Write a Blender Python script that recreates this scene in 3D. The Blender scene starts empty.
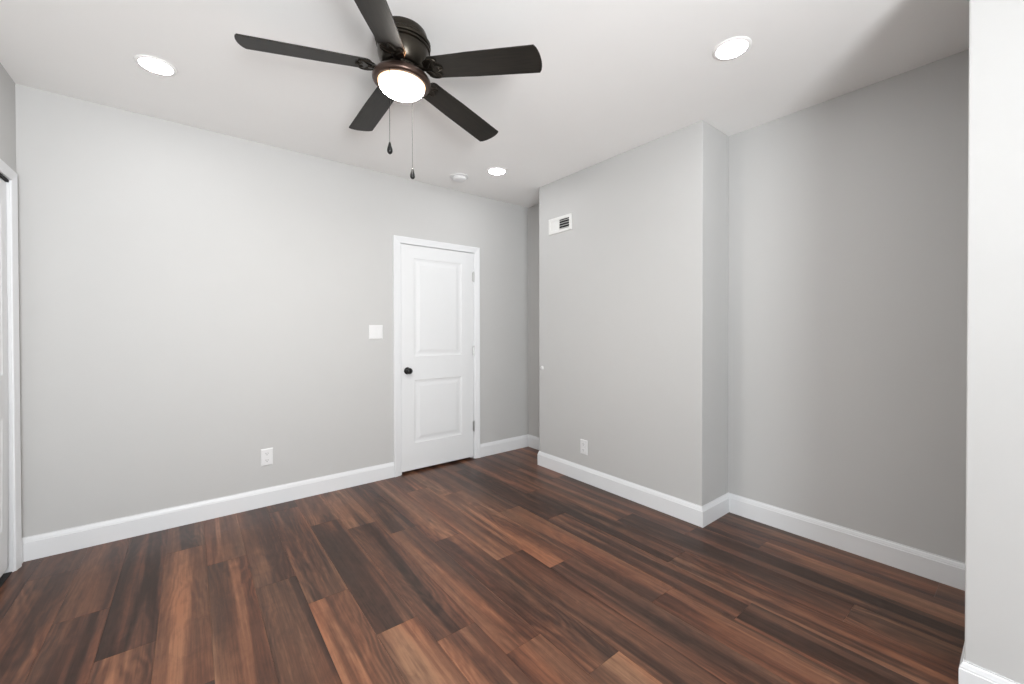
import bpy, bmesh, math, random
from mathutils import Vector, Matrix
C = bpy.context.scene.collection
sc = bpy.context.scene
PI = math.pi

# ---------------------------------------------------------------- room numbers (metres)
H = 2.630                     # ceiling
D = 3.450                     # wall with the door
XL = -0.7485                  # left wall
XN, XR = 2.9314, 2.9705       # right wall: in the nook, in the recess
BX, BY0, BY1 = 2.6015, 1.325, 2.900   # chimney breast face and its two ends
PX, PY = 2.091, 0.1430         # projecting wall on the right, its face and its end
YB = -1.80                    # window wall behind
TB = 0.0125                   # baseboard thickness

# ---------------------------------------------------------------- camera
cd = bpy.data.cameras.new('camera'); cam = bpy.data.objects.new('camera', cd); C.objects.link(cam)
F, CY = 409.54, 334.99
yaw, pitch, roll = 0.66484, -0.00806, -0.00188
fw = Vector((math.sin(yaw)*math.cos(pitch), math.cos(yaw)*math.cos(pitch), math.sin(pitch)))
rt = Vector((math.cos(yaw), -math.sin(yaw), 0)); up = rt.cross(fw)
r2 = rt*math.cos(roll)+up*math.sin(roll); u2 = -rt*math.sin(roll)+up*math.cos(roll)
M = Matrix((r2, u2, -fw)).transposed().to_4x4(); M.translation = Vector((0, 0, 1.26666))
cam.matrix_world = M
cd.sensor_width = 36.0; cd.lens = F/1024*36.0
cd.shift_y = (CY-342.0)/1024.0
cd.clip_start = 0.02
sc.camera = cam

# ---------------------------------------------------------------- world, exposure, window light, ceiling fill
sc.view_settings.view_transform = 'Standard'; sc.view_settings.look = 'None'
sc.view_settings.gamma = 1.0; sc.view_settings.use_curve_mapping = False
sc.view_settings.exposure = 0.13
w = bpy.data.worlds.new('sky'); sc.world = w; w.use_nodes = True
bg = w.node_tree.nodes['Background']
bg.inputs[0].default_value = (0.80, 0.90, 1.0, 1); bg.inputs[1].default_value = 1.0
WINS = [(-0.60, 0.40, 0.70, 2.15)]            # x0, x1, z0, z1 in the wall behind the camera
SKY, CEIL_FILL, BULB, FAN_GLOW = 76.0, 48.0, 58.0, 230.0
def window_lamp(name, loc, aim, w_, h_, power, col, spread=180):
    l = bpy.data.lights.new(name, 'AREA'); l.shape = 'RECTANGLE'; l.size = w_; l.size_y = h_
    l.energy = power; l.color = col; l.spread = math.radians(spread)
    o = bpy.data.objects.new(name, l); C.objects.link(o); o.location = loc
    o.rotation_euler = Vector(aim).to_track_quat('-Z', 'Z').to_euler()
for a, b, c, d in WINS:
    window_lamp('daylight', ((a+b)/2, YB-.02, (c+d)/2), (0.15, 1, 0), b-a-.1, d-c-.1, SKY, (0.92, 0.96, 1.0))
    # added fill lamp at the window, tilted up to brighten the ceiling
    window_lamp('ceiling_fill', ((a+b)/2, YB+.03, (c+d)/2-.3), (0.1, 1, 0.75), b-a-.1, 1.0, CEIL_FILL, (0.985, 0.99, 1.0), 110)

# ---------------------------------------------------------------- materials
def mat(name, col, rough=0.6, metal=0.0, bump=None, emit=None, spec=0.5, mottle=0.0):
    m = bpy.data.materials.new(name); m.use_nodes = True
    nt = m.node_tree; b = nt.nodes['Principled BSDF']
    b.inputs['Base Color'].default_value = (*col, 1); b.inputs['Roughness'].default_value = rough
    b.inputs['Metallic'].default_value = metal; b.inputs['Specular IOR Level'].default_value = spec
    tc = nt.nodes.new('ShaderNodeTexCoord')
    if mottle:
        n = nt.nodes.new('ShaderNodeTexNoise'); n.inputs['Scale'].default_value = 6; n.inputs['Detail'].default_value = 4
        nt.links.new(tc.outputs['Object'], n.inputs['Vector'])
        mx = nt.nodes.new('ShaderNodeMix'); mx.data_type = 'RGBA'
        mx.inputs[6].default_value = (*[c*(1-mottle) for c in col], 1); mx.inputs[7].default_value = (*[min(1, c*(1+mottle)) for c in col], 1)
        nt.links.new(n.outputs['Fac'], mx.inputs[0]); nt.links.new(mx.outputs[2], b.inputs['Base Color'])
    if bump:
        n = nt.nodes.new('ShaderNodeTexNoise'); n.inputs['Scale'].default_value = bump[0]; n.inputs['Detail'].default_value = 3
        nt.links.new(tc.outputs['Object'], n.inputs['Vector'])
        bp = nt.nodes.new('ShaderNodeBump'); bp.inputs['Strength'].default_value = bump[1]; bp.inputs['Distance'].default_value = 0.001
        nt.links.new(n.outputs['Fac'], bp.inputs['Height']); nt.links.new(bp.outputs[0], b.inputs['Normal'])
    if emit:
        b.inputs['Emission Color'].default_value = (*emit[0], 1); b.inputs['Emission Strength'].default_value = emit[1]
    return m
WALL = mat('wall_paint', (0.530, 0.528, 0.519), 0.55, bump=(220, 0.12), mottle=0.012, spec=0.3)
CEIL = mat('ceiling_paint', (0.92, 0.915, 0.90), 0.8, bump=(180, 0.12), mottle=0.01, spec=0.2)
TRIM = mat('trim_paint', (0.755, 0.765, 0.775), 0.35, bump=(60, 0.05))
DOOR = mat('door_paint', (0.74, 0.75, 0.755), 0.38, bump=(60, 0.05))
PLAS = mat('white_plastic', (0.74, 0.74, 0.74), 0.35, mottle=0.01)
SLOT = mat('socket_slot', (0.03, 0.03, 0.03), 0.6, mottle=0.1)
VENTW = mat('vent_enamel', (0.74, 0.74, 0.72), 0.4, mottle=0.01)
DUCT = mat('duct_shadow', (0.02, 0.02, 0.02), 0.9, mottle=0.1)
BRONZE = mat('bronze_metal', (0.045, 0.039, 0.031), 0.30, 0.9, bump=(40, 0.05), mottle=0.15)
RING = mat('ring_bronze', (0.075, 0.048, 0.038), 0.33, 0.75, mottle=0.12)
KNOB = mat('knob_black', (0.008, 0.008, 0.008), 0.28, 0.3, mottle=0.1)
STEEL = mat('hinge_steel', (0.45, 0.45, 0.44), 0.35, 1.0, mottle=0.05)
CHAIN = mat('chain_metal', (0.012, 0.012, 0.012), 0.9, 0.0, spec=0.05, mottle=0.1)
DARK = mat('hall_shade', (0.05, 0.04, 0.035), 0.9, mottle=0.1)
BULBM = mat('downlight_lens', (0.9, 0.9, 0.9), 0.4, emit=((0.985, 0.985, 1.0), BULB), mottle=0.01)
GLASS = mat('fan_glass', (0.9, 0.86, 0.78), 0.3, emit=((1.0, 0.86, 0.66), 1.0), mottle=0.01)

# frosted bowl: brighter where the lamp behind it is nearer (facing), warmer at the rim
nt = GLASS.node_tree; b = nt.nodes['Principled BSDF']
tc = nt.nodes.new('ShaderNodeTexCoord'); ln = nt.nodes.new('ShaderNodeVectorMath'); ln.operation = 'LENGTH'
sx = nt.nodes.new('ShaderNodeVectorMath'); sx.operation = 'MULTIPLY'; sx.inputs[1].default_value = (1, 1, 0)
nt.links.new(tc.outputs['Object'], sx.inputs[0]); nt.links.new(sx.outputs[0], ln.inputs[0])
rp = nt.nodes.new('ShaderNodeValToRGB'); e = rp.color_ramp.elements
k_ = 3.0/FAN_GLOW if FAN_GLOW > 3 else 1.0
e[0].position = 0.080; e[0].color = (1.0, 0.965, 0.91, 1); e[1].position = 0.1055; e[1].color = (0.42*k_, 0.25*k_, 0.11*k_, 1)
m1 = e.new(0.0985); m1.color = (0.80*k_, 0.60*k_, 0.38*k_, 1)
nt.links.new(ln.outputs['Value'], rp.inputs[0]); nt.links.new(rp.outputs[0], b.inputs['Emission Color'])
b.inputs['Emission Strength'].default_value = FAN_GLOW

# dark oak fan blade
BLADE = mat('blade_wood', (0.05, 0.045, 0.04), 0.45, spec=0.28)
nt = BLADE.node_tree; b = nt.nodes['Principled BSDF']; tc = nt.nodes['Texture Coordinate']
mp = nt.nodes.new('ShaderNodeMapping'); mp.inputs['Scale'].default_value = (4, 60, 20)
n = nt.nodes.new('ShaderNodeTexNoise'); n.inputs['Scale'].default_value = 2.0; n.inputs['Detail'].default_value = 5
nt.links.new(tc.outputs['Object'], mp.inputs[0]); nt.links.new(mp.outputs[0], n.inputs['Vector'])
r = nt.nodes.new('ShaderNodeValToRGB'); r.color_ramp.elements[0].position = .35; r.color_ramp.elements[1].position = .7
r.color_ramp.elements[0].color = (0.011, 0.0095, 0.0075, 1); r.color_ramp.elements[1].color = (0.022, 0.0185, 0.0145, 1)
nt.links.new(n.outputs['Fac'], r.inputs[0]); nt.links.new(r.outputs[0], b.inputs['Base Color'])

# vinyl planks: grain runs along y; each plank carries its own tone and its own offset in a colour attribute
def floor_material():
    m = bpy.data.materials.new('walnut_plank'); m.use_nodes = True; nt = m.node_tree; N = nt.nodes; L = nt.links
    b = N['Principled BSDF']
    at = N.new('ShaderNodeAttribute'); at.attribute_name = 'plank'
    sep = N.new('ShaderNodeSeparateColor'); L.new(at.outputs['Color'], sep.inputs[0])
    tc = N.new('ShaderNodeTexCoord')
    off = N.new('ShaderNodeVectorMath'); off.operation = 'MULTIPLY_ADD'
    L.new(at.outputs['Color'], off.inputs[0]); off.inputs[1].default_value = (0.0, 37.0, 53.0); L.new(tc.outputs['Object'], off.inputs[2])
    # local x inside a plank is stored in a UV map, so the cathedral figure can sit on the plank's middle
    def mapping(scale, src=off.outputs[0]):
        mp = N.new('ShaderNodeMapping'); mp.inputs['Scale'].default_value = scale; L.new(src, mp.inputs[0]); return mp.outputs[0]
    def noise(vec, s, det=4, rough=.55, dist=0):
        n = N.new('ShaderNodeTexNoise'); n.inputs['Scale'].default_value = s; n.inputs['Detail'].default_value = det
        n.inputs['Roughness'].default_value = rough; n.inputs['Distortion'].default_value = dist; L.new(vec, n.inputs['Vector']); return n.outputs['Fac']
    def math_(op, a, bb, cl=False):
        x = N.new('ShaderNodeMath'); x.operation = op; x.use_clamp = cl
        for i, v in enumerate((a, bb)):
            if v is None: continue
            if isinstance(v, (int, float)): x.inputs[i].default_value = v
            else: L.new(v, x.inputs[i])
        return x.outputs[0]
    loc = N.new('ShaderNodeUVMap'); loc.uv_map = 'local'
    ls = N.new('ShaderNodeSeparateXYZ'); L.new(loc.outputs[0], ls.inputs[0])        # x: -1..1 across the plank, y: metres along it
    warp = noise(mapping((7.0, 1.6, 1)), 1.0, 3, .55)
    warp2 = noise(mapping((22.0, 4.0, 1)), 1.0, 2, .5)
    # cathedral arches: nested parabolas along the plank
    c0 = math_('ADD', ls.outputs[0], math_('MULTIPLY', math_('SUBTRACT', sep.outputs[1], 0.5), 0.9))
    par = math_('MULTIPLY', math_('MULTIPLY', c0, c0), 1.9)
    dirn = math_('SUBTRACT', math_('MULTIPLY', math_('GREATER_THAN', sep.outputs[2], 0.5), 2.0), 1.0)
    ph = math_('ADD', math_('MULTIPLY', math_('MULTIPLY', ls.outputs[1], dirn), 2.6), par)
    ph = math_('ADD', ph, math_('MULTIPLY', warp, 5.0)); ph = math_('ADD', ph, math_('MULTIPLY', warp2, 0.5))
    band = math_('MULTIPLY', math_('SINE', math_('MULTIPLY', ph, 8.5), None), 0.5)
    bmask = noise(mapping((3.0, 0.9, 1)), 1.0, 1)
    bmask = math_('MULTIPLY', math_('SUBTRACT', bmask, 0.40), 3.5, True)
    cath = math_('MULTIPLY', math_('MULTIPLY', band, bmask), 0.22)
    streak = noise(mapping((11.0, 0.55, 1)), 1.0, 2, .5, .6)           # broad lengthwise heartwood bands
    sr = N.new('ShaderNodeMapRange'); sr.interpolation_type = 'SMOOTHERSTEP'
    sr.inputs[1].default_value = 0.38; sr.inputs[2].default_value = 0.62; sr.inputs[3].default_value = -0.19; sr.inputs[4].default_value = 0.19
    L.new(streak, sr.inputs[0])
    mid = noise(mapping((48.0, 1.6, 1)), 1.0, 4, .6, .4)
    fine = noise(mapping((170.0, 6.0, 1)), 1.0, 3, .6)
    knots = noise(mapping((20.0, 8.0, 1)), 1.0, 4, .65, 1.2)
    s = math_('ADD', sep.outputs[0], cath); s = math_('ADD', s, sr.outputs[0])
    s = math_('ADD', s, math_('MULTIPLY', math_('SUBTRACT', mid, 0.5), 0.62))
    s = math_('ADD', s, math_('MULTIPLY', math_('SUBTRACT', fine, 0.5), 0.42))
    s = math_('ADD', s, math_('MULTIPLY', math_('SUBTRACT', knots, 0.5), 0.42), True)
    cr = N.new('ShaderNodeValToRGB'); el = cr.color_ramp.elements
    el[0].position = 0.0; el[0].color = (0.026, 0.0125, 0.0080, 1)
    el[1].position = 1.0; el[1].color = (0.290, 0.138, 0.076, 1)
    for p_, c_ in ((0.28, (0.058, 0.0275, 0.0185)), (0.52, (0.110, 0.0485, 0.0290)), (0.76, (0.182, 0.082, 0.046))):
        q = el.new(p_); q.color = (*c_, 1)
    L.new(s, cr.inputs[0])
    # some reddish, some greyish areas
    hue = noise(mapping((5.0, 0.7, 1)), 1.0, 2)
    hr = N.new('ShaderNodeValToRGB'); hr.color_ramp.elements[0].position = .35; hr.color_ramp.elements[1].position = .65
    hr.color_ramp.elements[0].color = (0.94, 1.06, 1.12, 1); hr.color_ramp.elements[1].color = (1.10, 0.96, 0.90, 1)
    L.new(hue, hr.inputs[0])
    mx = N.new('ShaderNodeMix'); mx.data_type = 'RGBA'; mx.blend_type = 'MULTIPLY'; mx.inputs[0].default_value = 1.0
    L.new(cr.outputs[0], mx.inputs[6]); L.new(hr.outputs[0], mx.inputs[7]); L.new(mx.outputs[2], b.inputs['Base Color'])
    rr = math_('MULTIPLY', fine, 0.10); rr = math_('ADD', rr, 0.27); L.new(rr, b.inputs['Roughness'])
    bp = N.new('ShaderNodeBump'); bp.inputs['Strength'].default_value = 0.12; bp.inputs['Distance'].default_value = 0.001
    L.new(fine, bp.inputs['Height']); L.new(bp.outputs[0], b.inputs['Normal'])
    b.inputs['Specular IOR Level'].default_value = 0.30
    return m
FLOOR = floor_material()

# ---------------------------------------------------------------- helpers
def obj(name, bm, m, parent=None, smooth=False, bevel=0.0, seg=2):
    bmesh.ops.recalc_face_normals(bm, faces=bm.faces)
    me = bpy.data.meshes.new(name); bm.to_mesh(me); bm.free()
    me.materials.append(m)
    if smooth:
        for p in me.polygons: p.use_smooth = True
    o = bpy.data.objects.new(name, me); C.objects.link(o)
    if parent: o.parent = parent
    if bevel:
        md = o.modifiers.new('bevel', 'BEVEL'); md.width = bevel; md.segments = seg; md.limit_method = 'ANGLE'; md.angle_limit = math.radians(40)
    return o
def struct(name, bm, m, **k):
    o = obj(name, bm, m, **k); o['kind'] = 'structure'; return o
def thing(name, label, cat, loc=(0, 0, 0), rot=(0, 0, 0), group=None):
    o = bpy.data.objects.new(name, None); C.objects.link(o); o.location = loc; o.rotation_euler = rot
    o.empty_display_size = 0.05
    o['label'] = label; o['category'] = cat
    if group: o['group'] = group
    return o
def box(bm, x0, x1, y0, y1, z0, z1):
    v = [bm.verts.new((x, y, z)) for x in (x0, x1) for y in (y0, y1) for z in (z0, z1)]
    for f in ((0, 1, 3, 2), (4, 6, 7, 5), (0, 4, 5, 1), (2, 3, 7, 6), (0, 2, 6, 4), (1, 5, 7, 3)):
        bm.faces.new([v[i] for i in f])
    return v
def lathe(bm, prof, n=48, axis='Z', c=(0, 0, 0)):
    rings = []
    for r_, z in prof:
        ring = []
        if r_ < 1e-6:
            pts = [(0, 0, z)]
        else:
            pts = [(r_*math.cos(2*PI*i/n), r_*math.sin(2*PI*i/n), z) for i in range(n)]
        for x, y, zz in pts:
            if axis == 'Y': p = (x, zz, y)
            elif axis == 'X': p = (zz, x, y)
            else: p = (x, y, zz)
            ring.append(bm.verts.new(Vector(p)+Vector(c)))
        rings.append(ring)
    for A, B in zip(rings, rings[1:]):
        if len(A) == 1 and len(B) == 1: continue
        for i in range(n):
            j = (i+1) % n
            if len(A) == 1: bm.faces.new((A[0], B[i], B[j]))
            elif len(B) == 1: bm.faces.new((A[i], A[j], B[0]))
            else: bm.faces.new((A[i], A[j], B[j], B[i]))
def tube(bm, pts, rad, n=8):
    pts = [Vector(p) for p in pts]; rings = []
    for i, p in enumerate(pts):
        d = (pts[min(i+1, len(pts)-1)]-pts[max(i-1, 0)]).normalized()
        a = d.orthogonal().normalized(); bb = d.cross(a)
        if i and rings:
            a = (pa-d*pa.dot(d)).normalized(); bb = d.cross(a)
        pa = a
        rr = rad[i] if isinstance(rad, (list, tuple)) else rad
        rings.append([bm.verts.new(p+(a*math.cos(2*PI*k/n)+bb*math.sin(2*PI*k/n))*rr) for k in range(n)])
    for A, B in zip(rings, rings[1:]):
        for k in range(n): bm.faces.new((A[k], A[(k+1) % n], B[(k+1) % n], B[k]))
    bm.faces.new(rings[0][::-1]); bm.faces.new(rings[-1])
def prism(bm, poly, z0, z1, hole=None):
    """extruded outline (list of xy); optional hole with the same vertex count"""
    n = len(poly)
    a = [bm.verts.new((x, y, z0)) for x, y in poly]; b_ = [bm.verts.new((x, y, z1)) for x, y in poly]
    for i in range(n): bm.faces.new((a[i], a[(i+1) % n], b_[(i+1) % n], b_[i]))
    if hole:
        c = [bm.verts.new((x, y, z0)) for x, y in hole]; d = [bm.verts.new((x, y, z1)) for x, y in hole]
        for i in range(n):
            j = (i+1) % n
            bm.faces.new((c[j], c[i], d[i], d[j])); bm.faces.new((a[j], a[i], c[i], c[j])); bm.faces.new((b_[i], b_[j], d[j], d[i]))
    else:
        bm.faces.new(a[::-1]); bm.faces.new(b_)

# ---------------------------------------------------------------- the room shell
T = 0.12
XO = XR+T
# floor: one mesh of planks, 0.181 wide, 1.21 long, laid along y
PW, PL = 0.181, 1.212
known = {-4: 3.154, -3: 2.62, -2: 2.221, -1: 3.05, 0: 2.758, 1: 2.363, 2: 2.081, 3: 1.691, 4: 1.501, 5: 2.484, 6: 2.222,
         7: 1.83, 8: 1.596, 9: 2.31, 10: 2.02, 11: 1.235, 12: 1.72, 13: 2.55, 14: 2.2, 15: 1.5}
tones = {(-2, 0): .66, (-2, 1): .22, (-1, 0): .74, (-1, 1): .34, (0, 0): .56, (0, 1): .68, (1, 0): .34, (1, 1): .40, (2, 0): .70, (2, 1): .44,
         (3, 0): .72, (3, 1): .34, (3, 2): .60, (4, 0): .58, (4, 1): .26, (4, 2): .58, (5, 1): .36, (5, 0): .52, (6, -1): .70, (6, 0): .42, (6, 1): .58,
         (7, 0): .34, (7, 1): .62, (8, 0): .30, (8, 1): .66, (8, -1): .5, (9, 0): .46, (9, 1): .36, (10, 0): .36, (10, 1): .30, (11, 0): .56, (11, 1): .28,
         (12, 0): .30, (13, 0): .40, (14, 0): .26, (-3, 0): .30, (-3, 1): .36, (-4, 0): .42, (-4, 1): .50}
rnd = random.Random(5)
bm = bmesh.new(); lay = bm.loops.layers.float_color.new('plank'); luv = bm.loops.layers.uv.new('local')
FX0, FX1, FY0, FY1 = XL-.9, XO, YB-T, D+1.05
for row in range(-10, 18):
    x0, x1 = max(0.06+row*PW, FX0), min(0.06+(row+1)*PW, FX1)
    if x1 <= x0: continue
    j0 = known.get(row, rnd.uniform(1.2, 2.4))
    for k in range(-4, 4):
        y0, y1 = max(j0+(k-1)*PL, FY0), min(j0+k*PL, FY1)
        if y1 <= y0: continue
        tone = tones.get((row, k), rnd.uniform(.26, .62)); rr, gg = rnd.random(), rnd.random()
        g = 0.0006                                       # a hairline bevelled seam around each plank
        vs = [bm.verts.new(p) for p in ((x0, y0, -.0008), (x1, y0, -.0008), (x1, y1, -.0008), (x0, y1, -.0008),
              (x0+g, y0+g, 0), (x1-g, y0+g, 0), (x1-g, y1-g, 0), (x0+g, y1-g, 0))]
        for f in ((4, 5, 6, 7), (0, 1, 5, 4), (1, 2, 6, 5), (2, 3, 7, 6), (3, 0, 4, 7)):
            fc = bm.faces.new([vs[i] for i in f])
            for l in fc.loops:
                l[lay] = (tone, rr, gg, 1); l[luv].uv = ((l.vert.co.x-(0.06+(row+.5)*PW))/(PW/2), l.vert.co.y-(j0+(k-.5)*PL))
vs = box(bm, FX0, FX1, FY0, FY1, -.12, -.0008)
me_floor = struct('floor', bm, FLOOR)
bm = bmesh.new(); box(bm, FX0, FX1, FY0, FY1, H, H+.12); struct('ceiling', bm, CEIL)

# wall with the door; the opening is cut by building the wall of three pieces
DX0, DX1, DZ = 1.4485, 2.2320, 2.062
bm = bmesh.new()
box(bm, XL-T, DX0, D, D+T, 0, H); box(bm, DX1, XN, D, D+T, 0, H); box(bm, DX0, DX1, D, D+T, DZ, H)
struct('wall_rear', bm, WALL)
# left wall with closet opening
CY0, CY1, CZ = 1.62, 3.334, 2.072
bm = bmesh.new()
box(bm, XL-T, XL, CY1, D, 0, H); box(bm, XL-T, XL, YB, CY0, 0, H); box(bm, XL-T, XL, CY0, CY1, CZ, H)
struct('wall_left', bm, WALL)
bm = bmesh.new()          # right wall of the recess, and in the nook beyond the chimney breast
box(bm, XR, XO, YB-T, 2.0, 0, H); box(bm, XN, XO, 2.0, D+T, 0, H); struct('wall_right', bm, WALL)
bm = bmesh.new(); box(bm, BX, XN, BY0, BY1, 0, H); box(bm, XN, XR, BY0, 2.0, 0, H)
struct('wall_chimney_breast', bm, WALL, bevel=.004)
bm = bmesh.new(); box(bm, PX, XR, YB, PY, 0, H); struct('wall_near_right', bm, WALL, bevel=.004)
bm = bmesh.new()          # window wall behind the camera
xs = [XL-T]+[v for a, b_, c, d in WINS for v in (a, b_)]+[XR]
for i in range(0, len(xs), 2): box(bm, xs[i], xs[i+1], YB-T, YB, 0, H)
for a, b_, c, d in WINS: box(bm, a, b_, YB-T, YB, 0, c); box(bm, a, b_, YB-T, YB, d, H)
struct('wall_window_side', bm, WALL)
for k, (a, b_, c, d) in enumerate(WINS):
    bm = bmesh.new(); y0, y1 = YB-.10, YB-.05
    for q in ((a, a+.045, c, d), (b_-.045, b_, c, d), (a, b_, c, c+.05), (a, b_, d-.045, d), (a, b_, (c+d)/2-.02, (c+d)/2+.02)):
        box(bm, q[0], q[1], y0, y1, q[2], q[3])
    fr = struct('window_%d' % (k+1), bm, TRIM)
    bm = bmesh.new()
    for q in ((a-.07, a, c-.02, d+.07), (b_, b_+.07, c-.02, d+.07), (a-.07, b_+.07, d, d+.07)): box(bm, q[0], q[1], YB, YB+.018, q[2], q[3])
    obj('window_casing', bm, TRIM, fr)
    bm = bmesh.new(); box(bm, a-.09, b_+.09, YB, YB+.06, c-.045, c-.02); box(bm, a, b_, YB-T, YB, c-.001, c+.002); obj('window_sill', bm, TRIM, fr)
# hall behind the closed door and the closet behind the folding door
bm = bmesh.new()
box(bm, DX0-.3, DX1+.3, D+1.0, D+1.04, 0, H); box(bm, DX0-.34, DX0-.3, D+T, D+1.04, 0, H); box(bm, DX1+.3, DX1+.34, D+T, D+1.04, 0, H)
struct('wall_hall', bm, DARK)  # hall walls coloured near black for the shade under the door
bm = bmesh.new()
box(bm, XL-.80, XL-.76, CY0-.1, CY1+.1, 0, H); box(bm, XL-.76, XL-T, CY0-.1, CY0-.06, 0, H); box(bm, XL-.76, XL-T, CY1+.06, CY1+.1, 0, H)
struct('wall_closet', bm, WALL)

# ---------------------------------------------------------------- baseboards: one profile swept round the room with mitres
BH = 0.132
PROF = [(0, 0), (TB, 0), (TB, BH-.030), (TB-.0025, BH-.027), (TB-.0025, BH-.022), (TB-.004, BH-.018), (TB-.0065, BH-.010), (TB-.010, BH-.0045), (0.0035, BH), (0, BH)]
def baseboard(name, path, i0, i1):
    """path: wall points, room lies to the right of travel; builds segments i0..i1"""
    bm = bmesh.new(); P = [Vector((*q, 0)) for q in path]; rings = []
    def nrm(a, b): d = (b-a).normalized(); return Vector((d.y, -d.x, 0))
    for i in range(i0, i1+1):
        ns = []
        if i > 0: ns.append(nrm(P[i-1], P[i]))
        if i < len(P)-1: ns.append(nrm(P[i], P[i+1]))
        if len(ns) == 2: m_ = (ns[0]+ns[1])/(1+ns[0].dot(ns[1]))
        else: m_ = ns[0]
        rings.append([bm.verts.new(P[i]+m_*o_+Vector((0, 0, z))) for o_, z in PROF])
    n = len(PROF)
    for A, B in zip(rings, rings[1:]):
        for k in range(n): bm.faces.new((A[k], A[(k+1) % n], B[(k+1) % n], B[k]))
    bm.faces.new(rings[0]); bm.faces.new(rings[-1][::-1])
    return struct(name, bm, TRIM)
KX0, KX1 = 1.388, 2.285        # outer edges of the door casing
KC = 3.388                     # outer edge of the closet casing
pa = [(XL, KC), (XL, D), (KX0, D)]
baseboard('baseboard_left', pa, 0, 1); baseboard('baseboard_rear', pa, 1, 2)
pb = [(KX1, D), (XN, D), (XN, BY1), (BX, BY1), (BX, BY0), (XR, BY0), (XR, PY), (PX, PY), (PX, YB)]
baseboard('baseboard_rear_nook', pb, 0, 1); baseboard('baseboard_right_nook', pb, 1, 2)
baseboard('baseboard_chimney_side', pb, 2, 3); baseboard('baseboard_chimney_face', pb, 3, 4); baseboard('baseboard_chimney_return', pb, 4, 5)
baseboard('baseboard_right', pb, 5, 6); baseboard('baseboard_near_right_end', pb, 6, 7); baseboard('baseboard_near_right', pb, 7, 8)
pc = [(PX, YB), (XL, YB), (XL, CY0-.055)]
baseboard('baseboard_window_side', pc, 0, 1); baseboard('baseboard_left_near', pc, 1, 2)

# ---------------------------------------------------------------- door casings (flat colonial profile, mitred corners)
def casing(name, pts, width, place, parent=None):
    """pts: inner edge (u,v) of an upside-down U; place(u,v,d) -> world; profile across the width"""
    prof = [(0, 0), (0, .008), (.004, .010), (width*.30, .012), (width*.62, .016), (width*.80, .0185), (width-.004, .0185), (width, .014), (width, 0)]
    bm = bmesh.new(); (u0, v0), (u1, v1), (u2, v2), (u3, v3) = pts
    su = 1 if u1 < u2 else -1
    outs = [lambda w_: (u0-su*w_, v0), lambda w_: (u1-su*w_, v1+w_), lambda w_: (u2+su*w_, v2+w_), lambda w_: (u3+su*w_, v3)]
    rings = [[bm.verts.new(place(*f(w_), d)) for w_, d in prof] for f in outs]
    n = len(prof)
    for A, B in zip(rings, rings[1:]):
        for k in range(n): bm.faces.new((A[k], A[(k+1) % n], B[(k+1) % n], B[k]))
    bm.faces.new(rings[0]); bm.faces.new(rings[-1][::-1])
    return struct(name, bm, TRIM, parent=parent)
dr = bpy.data.objects.new('door_1', None); C.objects.link(dr); dr.location = (1.84, D, 0); dr['kind'] = 'structure'
def P(o, par):                       # keep world placement while parenting
    o.parent = par; o.matrix_parent_inverse = Matrix.Translation(-Vector(par.location)); return o
P(casing('door_casing', [(KX0+.058, 0), (KX0+.058, DZ-.012), (KX1-.058, DZ-.012), (KX1-.058, 0)], .058, lambda u, v, d: (u, D-d, v)), dr)
bm = bmesh.new()
box(bm, DX0, DX0+.013, D, D+T, 0, DZ); box(bm, DX1-.013, DX1, D, D+T, 0, DZ); box(bm, DX0, DX1, D, D+T, DZ-.013, DZ)
box(bm, DX0+.013, DX0+.024, D+.040, D+.075, 0, DZ-.013); box(bm, DX1-.024, DX1-.013, D+.040, D+.075, 0, DZ-.013); box(bm, DX0, DX1, D+.040, D+.075, DZ-.025, DZ-.013)
P(obj('door_jamb', bm, TRIM), dr)
# slab with two moulded panels
def panel_slab(x0, x1, z0, z1, yf, th, panels, place):
    bm = bmesh.new()
    xs = sorted({x0, x1} | {v for p in panels for v in p[:2]}); zs = sorted({z0, z1} | {v for p in panels for v in p[2:]})
    V = {}
    def v(x, y, z):
        k = (round(x, 5), round(y, 5), round(z, 5))
        if k not in V: V[k] = bm.verts.new(place(x, y, z))
        return V[k]
    for i in range(len(xs)-1):
        for j in range(len(zs)-1):
            a, b, c, d = xs[i], xs[i+1], zs[j], zs[j+1]
            if any(abs(a-p[0]) < 1e-6 and abs(c-p[2]) < 1e-6 and abs(b-p[1]) < 1e-6 and abs(d-p[3]) < 1e-6 for p in panels):
                lv = [(0, 0), (.004, .003), (.012, .0045), (.020, .0055), (.034, .0055), (.056, .0018), (.060, .0012)]
                for (o1, d1), (o2, d2) in zip(lv, lv[1:]):
                    A = [(a+o1, c+o1), (b-o1, c+o1), (b-o1, d-o1), (a+o1, d-o1)]; B = [(a+o2, c+o2), (b-o2, c+o2), (b-o2, d-o2), (a+o2, d-o2)]
                    for k in range(4):
                        q = (k+1) % 4
                        bm.faces.new((v(A[k][0], yf+d1, A[k][1]), v(A[q][0], yf+d1, A[q][1]), v(B[q][0], yf+d2, B[q][1]), v(B[k][0], yf+d2, B[k][1])))
                bm.faces.new([v(x, yf+d2, z) for x, z in B])
            else:
                bm.faces.new((v(a, yf, c), v(b, yf, c), v(b, yf, d), v(a, yf, d)))
    # back and sides
    F_ = [(x0, z0), (x1, z0), (x1, z1), (x0, z1)]
    bk = [bm.verts.new(place(x, yf+th, z)) for x, z in F_]; fr_ = [bm.verts.new(place(x, yf, z)) for x, z in F_]
    for k in range(4): q = (k+1) % 4; bm.faces.new((fr_[k], fr_[q], bk[q], bk[k]))
    bm.faces.new(bk)
    return bm
bm = panel_slab(DX0+.016, DX1-.016, .022, DZ-.016, D+.004, .035, [(1.583, 2.082, 1.045, 1.930), (1.583, 2.082, .262, .830)], lambda x, y, z: (x, y, z))
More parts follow.
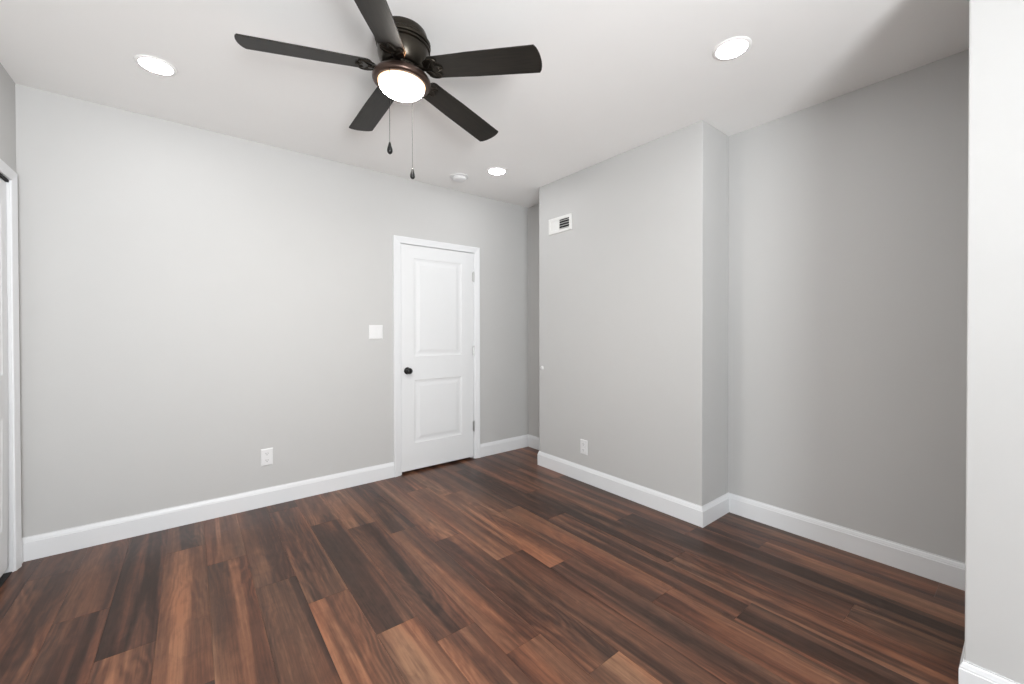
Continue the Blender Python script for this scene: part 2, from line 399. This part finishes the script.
slab = P(obj('door_slab', bm, DOOR), dr)
bm = bmesh.new(); kx, kz = 1.517, 0.920
lathe(bm, [(0, -.002), (.031, -.002), (.032, -.006), (.027, -.010), (.012, -.013), (.010, -.030), (.014, -.036), (.024, -.042), (.0275, -.052), (.026, -.060), (.018, -.067), (.006, -.069), (0, -.069)], 32, 'Y', (kx, D+.004, kz))
P(obj('door_knob', bm, KNOB, smooth=True), dr)
for z in (1.812, 1.075, .325):
    bm = bmesh.new(); hx = DX1-.0145
    tube(bm, [(hx, D-.004, z-.047), (hx, D-.004, z+.047)], .0062, 10)
    for q in (-.050, .050): tube(bm, [(hx, D-.004, z+q-.004), (hx, D-.004, z+q+.004)], [.004, .0045], 8)
    box(bm, hx-.010, hx+.004, D+.001, D+.0045, z-.045, z+.045)
    P(obj('door_hinge', bm, STEEL), dr)

# closet folding door in the left wall
cl = bpy.data.objects.new('door_2', None); C.objects.link(cl); cl.location = (XL, 2.46, 0); cl['kind'] = 'structure'
P(casing('closet_casing', [(CY1, 0), (CY1, CZ-.002), (CY0, CZ-.002), (CY0, 0)], .054, lambda u, v, d: (XL+d, u, v)), cl)
bm = bmesh.new()
box(bm, XL-T, XL+.002, CY1-.006, CY1+.001, 0, CZ); box(bm, XL-T, XL+.002, CY0-.001, CY0+.006, 0, CZ); box(bm, XL-T, XL-.046, CY0, CY1, CZ-.006, CZ+.001)
P(obj('closet_jamb', bm, TRIM), cl)
bm = bmesh.new(); box(bm, XL-.045, XL+.001, CY0+.006, CY1-.006, CZ-.016, CZ-.004); P(obj('door_track', bm, DUCT), cl)  # top track, its black stands for the shadow gap over the leaves
bm = bmesh.new(); box(bm, XL-.060, XL-.004, CY0+.002, CY1-.002, 0, .004); P(obj('leaf_gap_shade', bm, DUCT), cl)  # dark strip laid in for the shade under the closet leaves
n = 4; wl = (CY1-CY0-.030)/n
for k in range(n):
    y1 = CY1-.012-k*wl; y0 = y1-wl+.004
    def plc(x, y, z, y0=y0, y1=y1, k=k):
        yy = x
        if k == 0 and x > (y0+y1)/2: yy = x - .045*max(0, 1-z/1.15)       # the end leaf hangs a touch out of plumb
        return (XL-.008-y, yy, z)
    bm = panel_slab(y0, y1, .045, 2.052, 0, .032, [(y0+.075, y1-.075, 1.05, 1.93), (y0+.075, y1-.075, .26, .83)], plc)
    lf = P(obj('door_leaf', bm, DOOR), cl)

# ---------------------------------------------------------------- ceiling fan
fan = thing('ceiling_fan', 'dark bronze five-blade flush ceiling fan with lit frosted bowl light and two pull chains', 'ceiling fan', (0.7697, 1.796, H))
FX, FY = 0.7697, 1.796
tx, ty = -0.0373, 0.0423                 # the whole fan hangs slightly out of level
PIV = 2.425
nrmv = Vector((-tx, -ty, 1)).normalized()
TILT = Matrix.Translation((0, 0, PIV-H)) @ Vector((0, 0, 1)).rotation_difference(nrmv).to_matrix().to_4x4() @ Matrix.Translation((0, 0, H-PIV))
def fpart(name, bm, m, tilt=True, smooth=True, parent=fan, bevel=0):
    if tilt: bmesh.ops.transform(bm, matrix=TILT, verts=bm.verts)
    o = obj(name, bm, m, parent, smooth=smooth, bevel=bevel)
    if smooth:
        md = o.modifiers.new('edges', 'EDGE_SPLIT'); md.split_angle = math.radians(38)
    return o
def Z(z): return z-H
bm = bmesh.new(); lathe(bm, [(0, 0), (.111, 0), (.1150, Z(2.620)), (.1195, Z(2.600)), (.119, Z(2.594)), (0, Z(2.594))], 64); fpart('canopy', bm, BRONZE, tilt=False)
bm = bmesh.new()
lathe(bm, [(0, Z(2.600)), (.112, Z(2.600)), (.1215, Z(2.592)), (.1225, Z(2.583)), (.121, Z(2.577)), (.1145, Z(2.574)), (.1145, Z(2.570)), (.1205, Z(2.567)), (.1205, Z(2.562)),
           (.1135, Z(2.558)), (.1140, Z(2.545)), (.1115, Z(2.525)), (.1065, Z(2.505)), (.0985, Z(2.487)), (.0910, Z(2.476)), (.0860, Z(2.473)), (0, Z(2.473))], 64)
fpart('motor_housing', bm, BRONZE)
bm = bmesh.new(); lathe(bm, [(0, Z(2.475)), (.074, Z(2.475)), (.080, Z(2.470)), (.080, Z(2.462)), (.070, Z(2.457)), (.058, Z(2.455)), (.056, Z(2.440)), (.050, Z(2.434)), (0, Z(2.434))], 40)
for k in range(20):                        # vent slots' ribs of the rotor
    a = 2*PI*k/20; tube(bm, [(.076*math.cos(a), .076*math.sin(a), Z(2.472)), (.083*math.cos(a), .083*math.sin(a), Z(2.462))], .003, 6)
fpart('rotor', bm, BRONZE)
bm = bmesh.new()
lathe(bm, [(0, Z(2.459)), (.050, Z(2.457)), (.080, Z(2.453)), (.106, Z(2.445)), (.1225, Z(2.434)), (.1290, Z(2.423)), (.1305, Z(2.414)), (.1290, Z(2.407)), (.1235, Z(2.4015)), (.1150, Z(2.3995)), (.1065, Z(2.4010)), (.1065, Z(2.409)), (0, Z(2.411))], 72)
fpart('light_ring', bm, RING)
bm = bmesh.new()
gp = [(.1062, Z(2.409))]
for i in range(0, 11):
    a = i/10*PI/2; gp.append((.1062*math.cos(a), Z(2.4025)-.057*math.sin(a)))
lathe(bm, gp, 64); gl = fpart('light_bowl', bm, GLASS)

def blade_outline(r0, r1, wr, wt, n=10):
    pts = []
    # root end: rounded; tip: shallow arc with small round corners
    for i in range(n+1):
        a = PI/2+PI*i/n; pts.append((r0+.030+.030*math.cos(a), wr*math.sin(a) if abs(math.sin(a)) < .999 else wr*math.copysign(1, math.sin(a))))
    pts += [(r0+.10, -wr-.0015), (r0+.22, -(wr+wt)/2-.001), (r1-.020, -wt)]
    for i in range(1, n):
        t = -1+2*i/n; pts.append((r1-.002-.015*abs(t)**2.2, wt*t*1.0))
    pts += [(r1-.020, wt), (r0+.22, (wr+wt)/2+.001), (r0+.10, wr+.0015)]
    return pts
PITCH = -math.radians(11.4); DROOP = 0.067
for k, ang in enumerate((160.4, 232.4, 304.4, 16.4, 88.4)):
    A = Matrix.Rotation(math.radians(ang), 4, 'Z')
    B = A @ Matrix.Translation((.12, 0, Z(2.460))) @ Matrix.Rotation(math.atan(DROOP), 4, 'Y') @ Matrix.Rotation(PITCH, 4, 'X') @ Matrix.Translation((-.12, 0, 0))
    bm = bmesh.new(); prism(bm, blade_outline(.128, .659, .0575, .0685), -.003, .003)
    # the blade keeps its own axes (x along the blade) so the grain follows it
    bl = obj('fan_blade', bm, BLADE, fan, bevel=.0018); bl.matrix_local = TILT @ B
    # bracket under the blade root: scalloped open leaf with an arm to the rotor
    half = [(x_, y_*.85) for x_, y_ in ((.1155, .010), (.1175, .026), (.1245, .041), (.137, .053), (.152, .0592), (.168, .0600), (.181, .055), (.187, .046), (.184, .037), (.176, .030), (.1715, .0225), (.176, .0165), (.188, .0125), (.198, .008))]
    out = [(x, -y) for x, y in half]+[(.2015, 0)]+half[::-1]+[(.1150, 0)]
    bm = bmesh.new(); prism(bm, out, -.0072, -.0032)
    for sy in (-1, 1):                                # raised rib along the scalloped edge
        tube(bm, [(x, sy*y, -.0075) for x, y in half[2:]]+[(.2010, 0, -.0075)], [.0022]+[.0032]*(len(half)-3)+[.003, .003][:1], 8)
        tube(bm, [(.128, sy*.004, -.008), (.143, sy*.018, -.0085), (.158, sy*.033, -.008), (.170, sy*.044, -.0065)], [.0045, .004, .0035, .002], 8)
    for px_, py_ in ((.190, 0), (.174, .047), (.174, -.047)):
        lathe(bm, [(0, -.0115), (.004, -.0105), (.0055, -.0088), (.0055, -.0060)], 12, 'Z', (px_, py_, 0))
    bmesh.ops.transform(bm, matrix=TILT @ B, verts=bm.verts)
    bm2 = bmesh.new(); tube(bm2, [(.070, 0, Z(2.468)), (.090, 0, Z(2.464)), (.112, 0, Z(2.455)), (.130, 0, Z(2.4505)), (.150, 0, Z(2.4485))], [.009, .008, .0065, .006, .005], 10)
    bmesh.ops.scale(bm2, vec=(1, 1.8, 1), verts=bm2.verts); bmesh.ops.transform(bm2, matrix=TILT @ A, verts=bm2.verts)
    tmp = bpy.data.meshes.new('t'); bm2.to_mesh(tmp); bm2.free(); bm.from_mesh(tmp); bpy.data.meshes.remove(tmp)
    bmesh.ops.transform(bm, matrix=(TILT @ B).inverted(), verts=bm.verts)
    br = obj('blade_bracket', bm, BRONZE, bl, smooth=True); md = br.modifiers.new('edges', 'EDGE_SPLIT'); md.split_angle = math.radians(40)
# added warm spot at the ring's rim, puts an orange glow on one blade
def fpolar(r_, deg, z): return Vector((r_*math.cos(math.radians(deg)), r_*math.sin(math.radians(deg)), Z(z)))
gl_ = bpy.data.lights.new('blade_fill_spot', 'SPOT'); gl_.energy = 0.8; gl_.color = (1.0, 0.50, 0.24); gl_.shadow_soft_size = 0.006
gl_.spot_size = math.radians(48); gl_.spot_blend = 1.0
go_ = bpy.data.objects.new('blade_fill_spot', gl_); C.objects.link(go_); go_.parent = fan
go_.location = fpolar(.129, 259, 2.427); go_.rotation_euler = (fpolar(.250, 239, 2.452)-fpolar(.129, 259, 2.427)).to_track_quat('-Z', 'Z').to_euler()
# pull chains hang plumb from the rim
def chain(x, y, ztop, zend):
    bm = bmesh.new(); tube(bm, [(x, y, Z(ztop)), (x, y, Z(zend))], .0009, 6)
    nb = int((ztop-zend)/.0062)
    for i in range(nb):
        z = Z(ztop-i*.0062); c = Vector((x, y, z)); rr = .0015
        q = [bm.verts.new(c+Vector(v)*rr) for v in ((1, 0, 0), (0, 1, 0), (-1, 0, 0), (0, -1, 0), (0, 0, 1), (0, 0, -1))]
        for a_, b_ in ((0, 1), (1, 2), (2, 3), (3, 0)): bm.faces.new((q[a_], q[b_], q[4])); bm.faces.new((q[b_], q[a_], q[5]))
    ch = obj('pull_chain', bm, CHAIN, fan)
    bm = bmesh.new(); lathe(bm, [(0, Z(zend)+.002), (.0045, Z(zend)), (.0050, Z(zend)-.006), (.0075, Z(zend)-.016), (.0115, Z(zend)-.030), (.0120, Z(zend)-.040), (.0090, Z(zend)-.047), (.004, Z(zend)-.051), (0, Z(zend)-.051)], 20, 'Z', (x, y, 0))
    obj('chain_pull', bm, KNOB, ch, smooth=True)
CH = [(-.0915, -.0815, 2.405, 2.083), (.087, .082, 2.405, 2.064)]
for c_ in CH: chain(*c_)
# ---------------------------------------------------------------- recessed ceiling lights
def downlight(x, y, label):
    t = thing('recessed_light', label, 'ceiling light', (x, y, H), group=None)
    bm = bmesh.new(); lathe(bm, [(.066, -.0045), (.070, -.0062), (.076, -.0056), (.083, -.0025), (.085, 0), (.066, 0)], 56); 
    obj('trim_ring', bm, CEIL, t, smooth=True)
    bm = bmesh.new(); lathe(bm, [(.0685, -.0005), (.0685, -.0050), (.058, -.0062), (0, -.0068)], 56); obj('lens', bm, BULBM, t, smooth=True)
    return t
downlight(-0.131, 2.777, 'round white recessed ceiling light, lit, near the left wall beyond the long left fan blade')
downlight(2.062, 0.908, 'round white recessed ceiling light, lit, the largest, on the ceiling right of the fan')
downlight(2.052, 2.822, 'round white recessed ceiling light, lit, the smallest, beside the smoke detector above the door')
downlight(-0.131, 0.908, 'round white recessed ceiling light, lit, behind the camera over the room corner')

# ---------------------------------------------------------------- smoke detector
sd = thing('smoke_detector', 'round white smoke detector on the ceiling by the wall above the door', 'smoke detector', (1.862, 3.122, H))
bm = bmesh.new(); lathe(bm, [(0, 0), (.079, 0), (.082, -.003), (.081, -.008), (.074, -.011), (0, -.011)], 48); obj('base', bm, PLAS, sd, smooth=False)
bm = bmesh.new(); lathe(bm, [(.060, -.010), (.0625, -.016), (.060, -.026), (.053, -.033), (.040, -.037), (.020, -.039), (0, -.039)], 48); obj('cover', bm, PLAS, sd, smooth=True)

# ---------------------------------------------------------------- wall plates
def plate_bm(w_, h_, t_=.006):
    bm = bmesh.new(); a, b_ = w_/2, h_/2
    def ring(i, d): return [bm.verts.new((x, d, z)) for x, z in ((-a+i, -b_+i), (a-i, -b_+i), (a-i, b_-i), (-a+i, b_-i))]
    R_ = [ring(0, 0), ring(0, -t_*.45), ring(.003, -t_*.85), ring(.007, -t_)]
    for A, B in zip(R_, R_[1:]):
        for k in range(4): bm.faces.new((A[k], A[(k+1) % 4], B[(k+1) % 4], B[k]))
    bm.faces.new(R_[-1]); bm.faces.new(R_[0][::-1]); return bm
sw = thing('light_switch', 'white two-gang light switch plate on the wall left of the door', 'light switch', (1.2355, D, 1.266))
obj('switch_plate', plate_bm(.116, .119), PLAS, sw)
for dx in (-.023, .023):
    bm = bmesh.new(); box(bm, dx-.0165, dx+.0165, -.0068, -.005, -.033, .033)
    v = [bm.verts.new(p) for p in ((dx-.015, -.0068, -.031), (dx+.015, -.0068, -.031), (dx+.015, -.0066, .031), (dx-.015, -.0066, .031), (dx-.015, -.0105, -.031), (dx+.015, -.0105, -.031))]
    bm.faces.new((v[0], v[1], v[5], v[4])); bm.faces.new((v[4], v[5], v[2], v[3])); bm.faces.new((v[0], v[4], v[3])); bm.faces.new((v[1], v[2], v[5])); bm.faces.new((v[0], v[3], v[2], v[1]))
    obj('rocker', bm, PLAS, sw)
def outlet(loc, rz, label):
    t = thing('wall_outlet', label, 'electrical outlet', loc, (0, 0, rz))
    obj('outlet_plate', plate_bm(.077, .122), PLAS, t)
    for dz in (-.0275, .0215):
        dz += .003
        bm = bmesh.new(); poly = []
        for i in range(24):
            a = 2*PI*i/24; poly.append((max(-.0168, min(.0168, .0185*math.cos(a))), max(-.0138, min(.0138, .0185*math.sin(a)))))
        prism(bm, poly, -.0078, -.004)
        bmesh.ops.transform(bm, matrix=Matrix(((1, 0, 0, 0), (0, 0, 1, 0), (0, 1, 0, dz), (0, 0, 0, 1))), verts=bm.verts)
        rc = obj('receptacle', bm, PLAS, t)
        bm = bmesh.new()
        for sx_, h_ in ((-.0065, .0045), (.0065, .0037)): box(bm, sx_-.0013, sx_+.0013, -.0082, -.0075, dz+.003-h_, dz+.003+h_)
        lathe(bm, [(0, -.0082), (.0026, -.0082), (.0026, -.0074)], 12, 'Y', (0, 0, dz-.0078))
        obj('slots', bm, SLOT, rc)
    bm = bmesh.new(); lathe(bm, [(0, -.0072), (.002, -.0070), (.003, -.0058)], 12, 'Y', (0, 0, 0)); obj('screw', bm, PLAS, t)
outlet((.430, D, .357), 0, 'white duplex outlet low on the long wall left of the door')
outlet((BX, 2.3375, .294), -PI/2, 'white duplex outlet low on the wall projecting right of the door')

# ---------------------------------------------------------------- air vent high on the chimney breast
vt = thing('air_vent', 'white rectangular air register high on the projecting wall below the ceiling', 'air vent', (BX, 2.6185, 2.222), (0, 0, -PI/2))
# local x runs to -y in the room (to the right in view), local -y faces the room
W2, H2 = .144, .071
bm = bmesh.new()
def fring(i, j, d, cx=0): return [bm.verts.new((x, d, z)) for x, z in ((-W2+i, -H2+j), (W2-i, -H2+j), (W2-i, H2-j), (-W2+i, H2-j))]
R_ = [fring(0, 0, 0), fring(0, 0, -.004), fring(.004, .004, -.009), fring(.026, .026, -.009), fring(.029, .029, -.003)]
for A_, B_ in zip(R_, R_[1:]):
    for k in range(4): bm.faces.new((A_[k], A_[(k+1) % 4], B_[(k+1) % 4], B_[k]))
obj('vent_frame', bm, VENTW, vt)
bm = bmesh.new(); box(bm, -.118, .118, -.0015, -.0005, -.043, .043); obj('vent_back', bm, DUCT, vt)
bm = bmesh.new(); box(bm, -.118, -.006, -.0055, -.0020, -.045, .045); obj('damper_plate', bm, VENTW, vt)
for k in range(4):
    z = -.0385+k*.022
    bm = bmesh.new(); v = [bm.verts.new(p) for p in ((-.004, -.0085, z-.0008), (.118, -.0085, z-.0008), (.118, -.0018, z+.0050), (-.004, -.0018, z+.0050), (-.004, -.0080, z-.0020), (.118, -.0080, z-.0020), (.118, -.0012, z+.0038), (-.004, -.0012, z+.0038))]
    for f in ((0, 1, 2, 3), (7, 6, 5, 4), (0, 4, 5, 1), (1, 5, 6, 2), (2, 6, 7, 3), (3, 7, 4, 0)): bm.faces.new([v[i] for i in f])
    obj('louver', bm, VENTW, vt)

# ---------------------------------------------------------------- round door bumper at knob height
bm = bmesh.new(); lathe(bm, [(0, 0), (.019, 0), (.020, -.002), (.017, -.007), (.010, -.010), (0, -.011)], 28, 'X')
bp_ = obj('door_bumper', bm, PLAS, smooth=True); bp_.location = (BX, 2.858, .925); bp_['label'] = 'small round white door bumper on the projecting wall beside the nook edge'; bp_['category'] = 'door bumper'
